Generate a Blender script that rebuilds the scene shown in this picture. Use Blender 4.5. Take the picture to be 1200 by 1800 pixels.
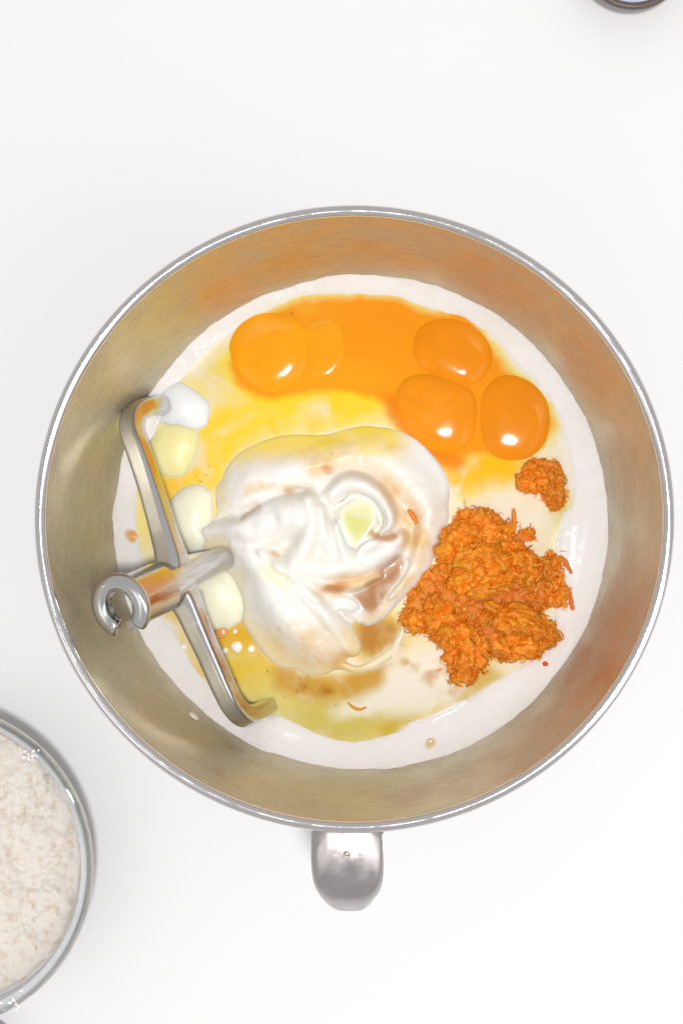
import bpy, bmesh, math, random
import numpy as np
from mathutils import Vector, Matrix, noise as mn

for o in list(bpy.data.objects):
    bpy.data.objects.remove(o)
scene = bpy.context.scene
col = scene.collection
random.seed(7)
rng = np.random.default_rng(11)

# ------------------------------------------------------------------ camera
CAM = np.array([0.0242, -0.0098, 0.72])        # metres, above the bowl (bowl axis = world z axis)
FPX = 2800.0                                   # focal length in photo pixels (1200 x 1800)
fwd = Vector((-0.05, 0.0214, -1.0)).normalized()
right = fwd.cross(Vector((0, 1, 0))).normalized()
up = right.cross(fwd).normalized()
cam_data = bpy.data.cameras.new("camera")
cam = bpy.data.objects.new("camera", cam_data)
col.objects.link(cam)
cam.matrix_world = Matrix(((right.x, up.x, -fwd.x, CAM[0]), (right.y, up.y, -fwd.y, CAM[1]),
                           (right.z, up.z, -fwd.z, CAM[2]), (0, 0, 0, 1)))
cam_data.sensor_fit = 'VERTICAL'
cam_data.sensor_height = 24.0
cam_data.lens = 24.0 * FPX / 1800.0
cam_data.clip_start = 0.01
cam_data.clip_end = 50
scene.camera = cam

# ------------------------------------------------------------------ world, lamps, exposure
world = bpy.data.worlds.new("World")
scene.world = world
world.use_nodes = True
world.node_tree.nodes["Background"].inputs[0].default_value = (1.0, 0.985, 0.985, 1)
world.node_tree.nodes["Background"].inputs[1].default_value = 0.53


def area(name, loc, target, size, power, color):
    d = bpy.data.lights.new(name, 'AREA')
    d.shape = 'RECTANGLE'
    d.size, d.size_y = size
    d.energy = power
    d.color = color
    o = bpy.data.objects.new(name, d)
    col.objects.link(o)
    o.location = loc
    o.rotation_euler = (Vector(target) - Vector(loc)).to_track_quat('-Z', 'Y').to_euler()
    return o


area("overhead_lamp", (0.085, -0.057, 1.19), (0.02, -0.02, 0.08), (0.07, 0.07), 7.6, (1.0, 0.99, 0.985))
area("window_light", (1.10, -0.55, 1.55), (0, 0, 0.08), (0.8, 1.4), 5.5, (1.0, 0.99, 0.985))
area("side_fill_light", (-0.95, -0.60, 1.75), (0, 0, 0.08), (0.7, 1.2), 2.0, (1.0, 0.99, 0.985))  # unseen fill light added to lift the left side
scene.view_settings.view_transform = 'Standard'
scene.view_settings.look = 'None'
scene.view_settings.gamma = 1
scene.view_settings.use_curve_mapping = False
scene.view_settings.exposure = 0.06
scene.render.engine = 'CYCLES'
scene.cycles.max_bounces = 8
scene.cycles.transparent_max_bounces = 16
scene.cycles.caustics_reflective = False
scene.cycles.caustics_refractive = False


# ------------------------------------------------------------------ helpers
def P(u, v, z):
    """photo pixel + world height -> world point"""
    u = np.asarray(u, float); v = np.asarray(v, float); z = np.asarray(z, float)
    a = (u - 600.0) / FPX
    b = -(v - 900.0) / FPX
    dx = fwd.x + a * right.x + b * up.x
    dy = fwd.y + a * right.y + b * up.y
    dz = fwd.z + a * right.z + b * up.z
    t = (z - CAM[2]) / dz
    return np.stack([CAM[0] + t * dx, CAM[1] + t * dy, z + 0 * t], -1)


def PV(u, v, z):
    return Vector(P(u, v, z).tolist())


def lin(c):
    c = np.asarray(c, float) / 255.0
    return np.where(c <= 0.04045, c / 12.92, ((c + 0.055) / 1.055) ** 2.4)


def L4(*c):
    return tuple(lin(c)) + (1.0,)


def tag(o, label=None, cat=None, group=None, kind=None):
    if label: o["label"] = label
    if cat: o["category"] = cat
    if group: o["group"] = group
    if kind: o["kind"] = kind
    return o


def empty(name, loc, label, cat, group=None):
    o = bpy.data.objects.new(name, None)
    o.empty_display_size = 0.01
    col.objects.link(o)
    o.location = loc
    bpy.context.view_layer.update()
    return tag(o, label, cat, group)


def link(name, me, mat, parent=None, smooth=True):
    o = bpy.data.objects.new(name, me)
    col.objects.link(o)
    if mat: me.materials.append(mat)
    if smooth and len(me.polygons):
        me.polygons.foreach_set("use_smooth", np.ones(len(me.polygons), bool))
    if parent is not None:
        o.parent = parent
        o.matrix_parent_inverse = Matrix.Translation(-Vector(parent.location))
    return o


def pydata(name, verts, faces, mat, parent=None, smooth=True, colors=None):
    me = bpy.data.meshes.new(name)
    verts = np.asarray(verts, float)
    if isinstance(faces, np.ndarray):
        n, k = faces.shape
        me.vertices.add(len(verts))
        me.vertices.foreach_set("co", verts.astype(np.float32).ravel())
        me.loops.add(n * k)
        me.loops.foreach_set("vertex_index", faces.astype(np.int32).ravel())
        me.polygons.add(n)
        me.polygons.foreach_set("loop_start", (np.arange(n) * k).astype(np.int32))
        me.update(calc_edges=True)
        me.validate()
    else:
        me.from_pydata([tuple(p) for p in verts], [], faces)
        me.update()
    if colors is not None:
        at = me.color_attributes.new("Col", 'FLOAT_COLOR', 'POINT')
        at.data.foreach_set("color", np.asarray(colors, np.float32).ravel())
    return link(name, me, mat, parent, smooth)


def lathe(prof, n=128, sy=None, closed=False):
    """profile [(r, z)] -> verts, quad faces;  sy(z) optional y scale"""
    pr = np.asarray(prof, float)
    a = np.linspace(0, 2 * np.pi, n, endpoint=False)
    V = np.zeros((len(pr), n, 3))
    for i, (r, z) in enumerate(pr):
        s = sy(z) if sy else 1.0
        V[i, :, 0] = r * np.cos(a); V[i, :, 1] = r * np.sin(a) * s; V[i, :, 2] = z
    F = []
    m = len(pr)
    for i in range(m if closed else m - 1):
        i2 = (i + 1) % m
        j = np.arange(n); j2 = (j + 1) % n
        F.append(np.stack([i * n + j, i * n + j2, i2 * n + j2, i2 * n + j], -1))
    return V.reshape(-1, 3), np.concatenate(F)


def catmull(pts, n=12):
    """open Catmull-Rom through rows of pts"""
    p = np.asarray(pts, float)
    q = np.vstack([2 * p[0] - p[1], p, 2 * p[-1] - p[-2]])
    out = []
    for i in range(1, len(q) - 2):
        t = np.linspace(0, 1, n, endpoint=False)[:, None]
        a, b, c, d = q[i - 1], q[i], q[i + 1], q[i + 2]
        out.append(0.5 * ((2 * b) + (c - a) * t + (2 * a - 5 * b + 4 * c - d) * t ** 2 + (3 * b - a - 3 * c + d) * t ** 3))
    out.append(p[-1][None])
    return np.vstack(out)


# --- numpy noise on the pixel plane
_T = rng.random((256, 256))


def vnoise(x, y):
    xi = np.floor(x).astype(int); yi = np.floor(y).astype(int)
    fx = x - xi; fy = y - yi
    fx = fx * fx * fx * (fx * (fx * 6 - 15) + 10); fy = fy * fy * fy * (fy * (fy * 6 - 15) + 10)
    g = lambda a, b: _T[a & 255, b & 255]
    return (g(xi, yi) * (1 - fx) + g(xi + 1, yi) * fx) * (1 - fy) + (g(xi, yi + 1) * (1 - fx) + g(xi + 1, yi + 1) * fx) * fy


def fbm(x, y, s, oct=4, gain=0.5):
    a, t, w = 0, 1.0, 0
    for k in range(oct):
        a = a + t * (vnoise(x / s * 2 ** k + 17.3 * k, y / s * 2 ** k + 9.1 * k) - 0.5)
        w += t; t *= gain
    return a / w * 2                            # about -1..1


def smooth(a, b, x):
    t = np.clip((x - a) / (b - a), 0, 1)
    return t * t * (3 - 2 * t)


def poly_sdf(U, V, poly):
    """signed distance, negative inside (pixels)"""
    p = np.asarray(poly, float)
    d = np.full(U.shape, 1e9); ins = np.zeros(U.shape, bool)
    for i in range(len(p)):
        ax, ay = p[i - 1]; bx, by = p[i]
        ex, ey = bx - ax, by - ay
        t = np.clip(((U - ax) * ex + (V - ay) * ey) / (ex * ex + ey * ey + 1e-9), 0, 1)
        d = np.minimum(d, np.hypot(U - ax - t * ex, V - ay - t * ey))
        c = ((ay > V) != (by > V)) & (U < (bx - ax) * (V - ay) / (by - ay + 1e-12) + ax)
        ins ^= c
    return np.where(ins, -d, d)


def closed_poly(pts, n=8):
    p = [tuple(q) for q in pts]
    c = catmull([p[-1]] + p + [p[0]], n)
    return c[n:-1]


def line_dist(U, V, pts):
    """distance to polyline; returns d and interpolated extra columns"""
    p = np.asarray(pts, float)
    d = np.full(U.shape, 1e9)
    ex = [np.zeros(U.shape) for _ in range(p.shape[1] - 2)]
    for i in range(len(p) - 1):
        ax, ay = p[i, :2]; bx, by = p[i + 1, :2]
        gx, gy = bx - ax, by - ay
        t = np.clip(((U - ax) * gx + (V - ay) * gy) / (gx * gx + gy * gy + 1e-9), 0, 1)
        dd = np.hypot(U - ax - t * gx, V - ay - t * gy)
        m = dd < d
        d = np.where(m, dd, d)
        for k in range(len(ex)):
            ex[k] = np.where(m, p[i, 2 + k] * (1 - t) + p[i + 1, 2 + k] * t, ex[k])
    return d, ex


def ridge(U, V, pts, e=0.5, n=4):
    """rows u, v, radius, height(mm) -> rounded ridge of that height"""
    d, (r, h) = line_dist(U, V, catmull(pts, n))
    q = np.clip(1 - (d / np.maximum(r, 1)) ** 2, 0, 1)
    b = 5.0 if e < 0.6 else 3.0
    return (h * 0.78 + b) * q ** e - b


def smax(a, b, k):
    h = np.clip(0.5 + 0.5 * (a - b) / k, 0, 1)
    return b * (1 - h) + a * h + k * h * (1 - h)


# ------------------------------------------------------------------ materials
def new_mat(name):
    m = bpy.data.materials.new(name)
    m.use_nodes = True
    nt = m.node_tree
    b = nt.nodes["Principled BSDF"]
    return m, nt, b


def nd(nt, kind, **kw):
    n = nt.nodes.new(kind)
    for k, v in kw.items():
        if k.startswith("i_"):
            key = k[2:]
            n.inputs[int(key) if key.isdigit() else key.replace("_", " ")].default_value = v
        else:
            setattr(n, k, v)
    return n


def bump(nt, b, scale, strength, dist, detail=4, coord='Object', stretch=None):
    tc = nd(nt, 'ShaderNodeTexCoord')
    src = tc.outputs[coord]
    if stretch:
        mp = nd(nt, 'ShaderNodeMapping'); mp.inputs['Scale'].default_value = stretch
        nt.links.new(src, mp.inputs[0]); src = mp.outputs[0]
    n = nd(nt, 'ShaderNodeTexNoise', i_Scale=scale, i_Detail=detail)
    nt.links.new(src, n.inputs['Vector'])
    bp = nd(nt, 'ShaderNodeBump', i_Strength=strength, i_Distance=dist)
    nt.links.new(n.outputs[0], bp.inputs['Height'])
    nt.links.new(bp.outputs[0], b.inputs['Normal'])
    return n, bp


def mat_simple(name, color, rough=0.5, metal=0.0, spec=0.5, sss=0.0, coat=0.0):
    m, nt, b = new_mat(name)
    b.inputs['Base Color'].default_value = color
    b.inputs['Roughness'].default_value = rough
    b.inputs['Metallic'].default_value = metal
    b.inputs['Specular IOR Level'].default_value = spec
    b.inputs['Coat Weight'].default_value = coat
    b.inputs['Coat Roughness'].default_value = 0.04
    if sss:
        b.inputs['Subsurface Weight'].default_value = sss
        b.inputs['Subsurface Radius'].default_value = (1.0, 0.6, 0.3)
        b.inputs['Subsurface Scale'].default_value = 0.003
    return m


def mat_vcol(name, rough=0.3, sss=0.0, coat=0.0, spec=0.5, sscale=0.003, srad=(1, .7, .45), bumps=None):
    m, nt, b = new_mat(name)
    vc = nd(nt, 'ShaderNodeVertexColor', layer_name="Col")
    nt.links.new(vc.outputs['Color'], b.inputs['Base Color'])
    b.inputs['Roughness'].default_value = rough
    b.inputs['Specular IOR Level'].default_value = spec
    b.inputs['Coat Weight'].default_value = coat
    b.inputs['Coat Roughness'].default_value = 0.05
    if sss:
        b.inputs['Subsurface Weight'].default_value = sss
        b.inputs['Subsurface Radius'].default_value = srad
        b.inputs['Subsurface Scale'].default_value = sscale
    if bumps:
        bump(nt, b, *bumps)
    return m


def mat_film(name, rough=0.03):
    """thin dyed liquid: absorbs light on the way down and up, glossy skin"""
    m, nt, b = new_mat(name)
    nt.nodes.remove(b)
    out = nt.nodes["Material Output"]
    vc = nd(nt, 'ShaderNodeVertexColor', layer_name="Col")
    tr = nd(nt, 'ShaderNodeBsdfTransparent')
    nt.links.new(vc.outputs['Color'], tr.inputs['Color'])
    mx = tr
    gl = nd(nt, 'ShaderNodeBsdfGlossy', i_Roughness=rough)
    fr = nd(nt, 'ShaderNodeFresnel', i_IOR=1.34)
    tc = nd(nt, 'ShaderNodeTexCoord')
    ns = nd(nt, 'ShaderNodeTexNoise', i_Scale=130.0, i_Detail=2.0)
    nt.links.new(tc.outputs['Object'], ns.inputs['Vector'])
    bp = nd(nt, 'ShaderNodeBump', i_Strength=0.2, i_Distance=0.001)
    nt.links.new(ns.outputs[0], bp.inputs['Height'])
    nt.links.new(bp.outputs[0], gl.inputs['Normal']); nt.links.new(bp.outputs[0], fr.inputs['Normal'])
    m2 = nd(nt, 'ShaderNodeMixShader')
    nt.links.new(fr.outputs[0], m2.inputs[0]); nt.links.new(mx.outputs[0], m2.inputs[1]); nt.links.new(gl.outputs[0], m2.inputs[2])
    nt.links.new(m2.outputs[0], out.inputs['Surface'])
    return m


def mat_steel(name, color, rough, brushed=True, polish=0.0):
    m, nt, b = new_mat(name)
    b.inputs['Base Color'].default_value = color
    b.inputs['Metallic'].default_value = 1.0
    b.inputs['Roughness'].default_value = rough
    tc = nd(nt, 'ShaderNodeTexCoord')
    sep = nd(nt, 'ShaderNodeSeparateXYZ')
    nt.links.new(tc.outputs['Object'], sep.inputs[0])
    if brushed:
        # turned marks: coordinates around the bowl axis (angle, height, radius)
        at = nd(nt, 'ShaderNodeMath', operation='ARCTAN2')
        nt.links.new(sep.outputs[1], at.inputs[0]); nt.links.new(sep.outputs[0], at.inputs[1])
        cb = nd(nt, 'ShaderNodeCombineXYZ')
        m1 = nd(nt, 'ShaderNodeMath', operation='MULTIPLY'); m1.inputs[1].default_value = 0.006
        nt.links.new(at.outputs[0], m1.inputs[0])
        nt.links.new(m1.outputs[0], cb.inputs[0]); nt.links.new(sep.outputs[2], cb.inputs[1])
        n1 = nd(nt, 'ShaderNodeTexNoise', i_Scale=1900.0, i_Detail=4.0)
        nt.links.new(cb.outputs[0], n1.inputs['Vector'])
        n2 = nd(nt, 'ShaderNodeTexNoise', i_Scale=1700.0, i_Detail=2.0)
        nt.links.new(tc.outputs['Object'], n2.inputs['Vector'])
        ad = nd(nt, 'ShaderNodeMath', operation='ADD')
        nt.links.new(n1.outputs[0], ad.inputs[0]); nt.links.new(n2.outputs[0], ad.inputs[1])
        bp = nd(nt, 'ShaderNodeBump', i_Strength=0.35, i_Distance=0.00012)
        nt.links.new(ad.outputs[0], bp.inputs['Height'])
        nt.links.new(bp.outputs[0], b.inputs['Normal'])
        tone = nd(nt, 'ShaderNodeMapRange', i_From_Min=0.7, i_From_Max=1.3, i_To_Min=0.72, i_To_Max=1.18)
        nt.links.new(ad.outputs[0], tone.inputs[0])
        vm = nd(nt, 'ShaderNodeVectorMath', operation='SCALE'); vm.inputs[0].default_value = color[:3]
        nt.links.new(tone.outputs[0], vm.inputs['Scale']); nt.links.new(vm.outputs[0], b.inputs['Base Color'])
        n3 = nd(nt, 'ShaderNodeTexNoise', i_Scale=45.0, i_Detail=5.0)
        nt.links.new(tc.outputs['Object'], n3.inputs['Vector'])
        rp = nd(nt, 'ShaderNodeMapRange', i_From_Min=0.3, i_From_Max=0.7, i_To_Min=rough * 0.75, i_To_Max=rough * 1.3)
        nt.links.new(n3.outputs[0], rp.inputs[0]); nt.links.new(rp.outputs[0], b.inputs['Roughness'])
    else:
        n1 = nd(nt, 'ShaderNodeTexNoise', i_Scale=900.0, i_Detail=3.0)
        nt.links.new(tc.outputs['Object'], n1.inputs['Vector'])
        bp = nd(nt, 'ShaderNodeBump', i_Strength=0.12, i_Distance=0.0002)
        nt.links.new(n1.outputs[0], bp.inputs['Height'])
        nt.links.new(bp.outputs[0], b.inputs['Normal'])
        rp = nd(nt, 'ShaderNodeMapRange', i_From_Min=0.3, i_From_Max=0.7, i_To_Min=rough * 0.6, i_To_Max=rough * 1.5)
        n3 = nd(nt, 'ShaderNodeTexNoise', i_Scale=160.0, i_Detail=4.0)
        nt.links.new(tc.outputs['Object'], n3.inputs['Vector'])
        nt.links.new(n3.outputs[0], rp.inputs[0]); nt.links.new(rp.outputs[0], b.inputs['Roughness'])
    return m


M_table, _nt, _b = new_mat("white_table")
_b.inputs['Base Color'].default_value = (0.85, 0.842, 0.846, 1)
_b.inputs['Roughness'].default_value = 0.55
_b.inputs['Specular IOR Level'].default_value = 0.3
bump(_nt, _b, 350.0, 0.05, 0.0006)
M_steel_in = mat_steel("brushed_steel_inside", (0.635, 0.585, 0.465, 1), 0.48)  # warm reflection of the food tinted into the base colour
M_steel_out = mat_steel("brushed_steel_outside", (0.66, 0.63, 0.61, 1), 0.22)
M_rim = mat_steel("polished_rim_steel", (0.74, 0.72, 0.72, 1), 0.10, brushed=False)
M_handle = mat_steel("handle_steel", (0.52, 0.485, 0.48, 1), 0.27, brushed=False)
M_beater = mat_steel("burnished_aluminium", (0.64, 0.635, 0.635, 1), 0.17, brushed=False)
M_cream = mat_vcol("white_cream", rough=0.16, sss=0.25, spec=0.4, sscale=0.003, srad=(1, .92, .8))
M_yog = mat_vcol("yoghurt", rough=0.33, sss=0.7, spec=0.25, sscale=0.005, srad=(1, .92, .8))
M_drop = mat_vcol("drop_skin", rough=0.2, spec=0.4)
M_film = mat_vcol("raw_egg_liquid", rough=0.05, sss=0.15, spec=0.25, sscale=0.003, srad=(1, .7, .3), bumps=(90.0, 0.03, 0.001))
M_yolk = mat_vcol("egg_yolk_skin", rough=0.12, sss=0.2, coat=0.0, spec=0.17, sscale=0.003, srad=(1, .5, .1), bumps=(300.0, 0.05, 0.0006))
M_carrot = mat_vcol("wet_grated_carrot", rough=0.5, sss=0.0, spec=0.3, sscale=0.0015, srad=(1, .4, .1), bumps=(2500.0, 0.3, 0.0002))
M_flour = mat_vcol("flour_grain", rough=0.9, spec=0.1, bumps=(2200.0, 0.6, 0.0005))

# ------------------------------------------------------------------ table
tb = bmesh.new()
bmesh.ops.create_grid(tb, x_segments=2, y_segments=2, size=1.6)
me = bpy.data.meshes.new("table"); tb.to_mesh(me); tb.free()
table = link("table", me, M_table, smooth=False)
tag(table, "plain white tabletop under the bowls", "table", kind="structure")

# ------------------------------------------------------------------ steel mixing bowl
Z0 = 0.092                                       # level of the mixture
RIM = 0.170


def syz(z):
    return 1.004 + (0.981 - 1.004) * np.clip((z - Z0) / (RIM - Z0), 0, 1)


PROF = catmull([(0.001, 0.012), (0.030, 0.0125), (0.055, 0.018), (0.074, 0.034), (0.087, 0.060), (0.0955, 0.092),
                (0.1012, 0.124), (0.1050, 0.150), (0.1069, 0.1672)], 8)


def r_in(z):
    return np.interp(z, PROF[:, 1], PROF[:, 0])


bowl = empty("mixing_bowl", (0, 0, 0), "large stainless steel mixing bowl with a rolled rim, holding the egg and carrot mixture", "mixing bowl")
V, F = lathe(PROF, 192, syz)
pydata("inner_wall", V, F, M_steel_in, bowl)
outp = [(r + 0.0012, z - 0.0006) for r, z in PROF]
V, F = lathe(outp, 192, syz)
pydata("outer_wall", V, F[:, ::-1], M_steel_out, bowl)
th = np.linspace(0, 2 * np.pi, 20, endpoint=False)
rimp = [(0.1090 + 0.0021 * math.cos(a), 0.1675 + 0.0021 * math.sin(a)) for a in th]
V, F = lathe(rimp, 192, syz, closed=True)
pydata("rolled_rim", V, F, M_rim, bowl)
V, F = lathe([(0.046, 0.014), (0.050, 0.012), (0.052, 0.0), (0.049, 0.0), (0.044, 0.012)], 96)
pydata("foot_ring", V, F, M_steel_out, bowl)

# handle: a broad strap leaving the wall under the rim, folded over and down
hp = catmull([(0.1071, 0.1585, .0126, .0012), (0.113, 0.1605, .0127, .0016), (0.124, 0.1600, .0127, .0020), (0.1325, 0.1565, .0116, .0024),
              (0.1388, 0.1490, .0084, .0026), (0.1412, 0.1390, .0058, .0026), (0.1400, 0.115, .0066, .0026), (0.131, 0.085, .0083, .0026),
              (0.114, 0.068, .0083, .0024), (0.0905, 0.064, .0083, .002)], 8)
HV, HF = [], []
hx = PV(610, 1462, 0.16).x
K = 32
for i in range(len(hp)):
    r, z, w, t = hp[i]
    a = hp[max(i - 1, 0)]; b = hp[min(i + 1, len(hp) - 1)]
    T = Vector((0, -(b[0] - a[0]), b[1] - a[1])).normalized()
    N = T.cross(Vector((1, 0, 0))).normalized()
    if i < 10 and N.z < 0: N = -N
    for k in range(K):
        ph = 2 * math.pi * k / K
        cx = math.copysign(abs(math.cos(ph)) ** 0.42, math.cos(ph)) * w
        cn = math.copysign(abs(math.sin(ph)) ** 0.6, math.sin(ph)) * t
        cn -= 0.0016 * (cx / w) ** 4 * (1 if cn > 0 else 0.3)      # edges roll downwards
        HV.append(Vector((hx + cx, -r * 0.985, z)) + N * cn)
for i in range(len(hp) - 1):
    for k in range(K):
        HF.append((i * K + k, i * K + (k + 1) % K, (i + 1) * K + (k + 1) % K, (i + 1) * K + k))
HF.append(tuple(range(K))); HF.append(tuple((len(hp) - 1) * K + k for k in range(K)))
handle = pydata("handle", HV, HF, M_handle, bowl)
bm = bmesh.new(); bm.from_mesh(handle.data); bmesh.ops.recalc_face_normals(bm, faces=bm.faces); bm.to_mesh(handle.data); bm.free()
dp = PV(610, 1500, 0.1612)
V, F = lathe([(0.0002, -0.0003), (0.0006, -0.0001), (0.0009, 0.0004), (0.0012, 0.0001)], 20)
V = V + np.array([dp.x, dp.y, 0.16255])
rv = pydata("dimple", V, F, mat_simple("dimple_shade_steel", (0.32, 0.25, 0.2, 1), 0.35, 1.0), handle)  # small dimple in the handle, its shade put into the dark colour
rv.parent = handle; rv.matrix_parent_inverse = Matrix.Identity(4)

# ------------------------------------------------------------------ the mixture: height fields on the pixel plane
STEP = 2.0
us = np.arange(184, 1086, STEP); vs = np.arange(462, 1372, STEP)
U, Vv = np.meshgrid(us, vs)
NV, NU = U.shape
XY = P(U, Vv, np.full(U.shape, Z0))
RAD = np.hypot(XY[..., 0], XY[..., 1] / 1.004)
WX, WY = fbm(U, Vv, 60, 3), fbm(U + 500, Vv + 300, 60, 3)
UW, VW = U + 10 * WX, Vv + 10 * WY               # gently warped coordinates, so that nothing is ruler-drawn
UF, VF = U + 5 * fbm(U, Vv, 22, 3) + 6 * WX, Vv + 5 * fbm(U + 90, Vv + 31, 22, 3) + 6 * WY


def largest(f):
    """biggest connected patch of a cell mask"""
    todo = f.copy(); best = None; nb = 0
    R_, C_ = f.shape
    while todo.any():
        i0, j0 = np.argwhere(todo)[0]
        st = [(i0, j0)]; todo[i0, j0] = False; got = [(i0, j0)]
        while st:
            i, j = st.pop()
            for a, b in ((i + 1, j), (i - 1, j), (i, j + 1), (i, j - 1)):
                if 0 <= a < R_ and 0 <= b < C_ and todo[a, b]:
                    todo[a, b] = False; st.append((a, b)); got.append((a, b))
        if len(got) > nb: best, nb = got, len(got)
        if nb > todo.sum(): break
    g = np.zeros_like(f); q = np.array(best); g[q[:, 0], q[:, 1]] = True
    return g


def dilate(m, n):
    m = m.copy()
    for _ in range(n):
        q = m.copy()
        q[1:] |= m[:-1]; q[:-1] |= m[1:]; q[:, 1:] |= m[:, :-1]; q[:, :-1] |= m[:, 1:]
        m = q
    return m


def blur(a, n):
    """binomial blur, n passes"""
    for _ in range(n):
        p = np.pad(a, 1, mode='edge')
        a = (p[:-2, 1:-1] + p[2:, 1:-1] + p[1:-1, :-2] + p[1:-1, 2:] + 4 * p[1:-1, 1:-1]) / 8
    return a


def field_mesh(name, H, mask, mat, colors, parent=None):
    """H in mm above Z0; mask over vertices"""
    idx = -np.ones(U.shape, int)
    f = mask[:-1, :-1] & mask[1:, :-1] & mask[:-1, 1:] & mask[1:, 1:]
    f = largest(f)
    use = np.zeros(U.shape, bool)
    use[:-1, :-1] |= f; use[1:, :-1] |= f; use[:-1, 1:] |= f; use[1:, 1:] |= f
    idx[use] = np.arange(use.sum())
    a, b, c, d = idx[:-1, :-1][f], idx[1:, :-1][f], idx[1:, 1:][f], idx[:-1, 1:][f]
    co = XY[use].copy(); co[:, 2] = Z0 + H[use] * 0.001
    return pydata(name, co, np.stack([a, b, c, d], -1), mat, parent, True, colors[use])


def dye(C, base):
    """pigment colour + strength (alpha) mixed into the milky liquid"""
    out = np.ones_like(C)
    out[..., :3] = base[..., :3] * (1 - C[..., 3:4]) + C[..., :3] * C[..., 3:4]
    return out


def rgba(c, shape=None):
    out = np.ones(U.shape + (4,)); out[..., :3] = lin(c)
    return out


def paint(C, c, m):
    m = np.clip(m, 0, 1)[..., None]
    C[..., :3] = C[..., :3] * (1 - m) + lin(c) * m


def blob(u, v, ru, rv, ang=0, soft=0.6, warp=True):
    x, y = (UF, VF) if warp else (U, Vv)
    a = math.radians(ang); dx, dy = x - u, y - v
    p = (dx * math.cos(a) + dy * math.sin(a)) / ru; q = (-dx * math.sin(a) + dy * math.cos(a)) / rv
    d = np.hypot(p, q)
    return 1 - smooth(1 - soft, 1 + soft, d)


def streak(pts, r, soft=0.7, warp=True):
    x, y = (UF, VF) if warp else (U, Vv)
    d, _ = line_dist(x, y, catmull(pts, 6))
    return 1 - smooth(r * (1 - soft), r * (1 + soft), d)


# --- white cream: a ring against the wall, a shallow basin inside
basin = closed_poly([(318, 655), (352, 612), (410, 572), (470, 545), (520, 524), (600, 515), (680, 522), (745, 542), (815, 562), (868, 596),
                     (905, 640), (955, 690), (985, 745), (998, 800), (1006, 850), (1000, 905), (985, 960), (990, 1010), (975, 1080), (950, 1140),
                     (905, 1175), (862, 1198), (825, 1232), (770, 1262), (700, 1287), (620, 1300), (548, 1283), (490, 1258), (430, 1258), (378, 1215),
                     (330, 1150), (290, 1090), (262, 1020), (246, 950), (240, 880), (250, 800), (272, 735), (296, 690)], 3)
sd = poly_sdf(UF * 0.5 + U * 0.5, VF * 0.5 + Vv * 0.5, basin)
cream = np.where(sd > 0, 1.6 * (1 - np.exp(-sd / 9)) + 0.018 * sd, -5.0 * (1 - np.exp(sd / 45)))
# meniscus climbing the steel, torn and streaky
edge = np.clip((RAD - 0.0875) / 0.008, 0, 1.3)
ang = np.arctan2(XY[..., 1], XY[..., 0])
tear = fbm(ang * 16, RAD * 1300, 1.0, 3)
cream += edge ** 2 * (2.2 + 1.4 * fbm(ang * 9, RAD * 0, 1.0, 3)) + edge * (0.2 * tear + 0.35 * fbm(ang * 38, RAD * 120, 1.0, 3))
cream += 0.5 * fbm(U, Vv, 120, 3) + 0.10 * fbm(U, Vv, 26, 3) * (sd > 0)
# submerged mounds that come close to the surface of the liquid
for (u, v, a, b, an, h) in [(300, 785, 48, 66, 20, 4.0), (310, 735, 70, 30, 0, 3.0), (730, 1195, 95, 62, -25, 5.4), (905, 905, 70, 62, 30, 6.4),
                            (965, 960, 40, 80, 0, 4.5), (760, 1240, 60, 26, -25, 3.6), (410, 748, 62, 14, -28, 5.8),
                            (560, 742, 175, 40, -6, 6.0), (360, 625, 60, 40, -40, 4.0)]:
    t = math.radians(an); dx, dy = UW - u, VW - v
    d = np.hypot((dx * math.cos(t) + dy * math.sin(t)) / a, (-dx * math.sin(t) + dy * math.cos(t)) / b)
    cream += h * np.exp(-d ** 2 * 1.4) * smooth(25, -20, sd)
cream = np.where(sd < -10, np.minimum(cream, -0.15 - 0.25 * np.exp(-np.clip(cream, 0, 9))), cream)

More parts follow.
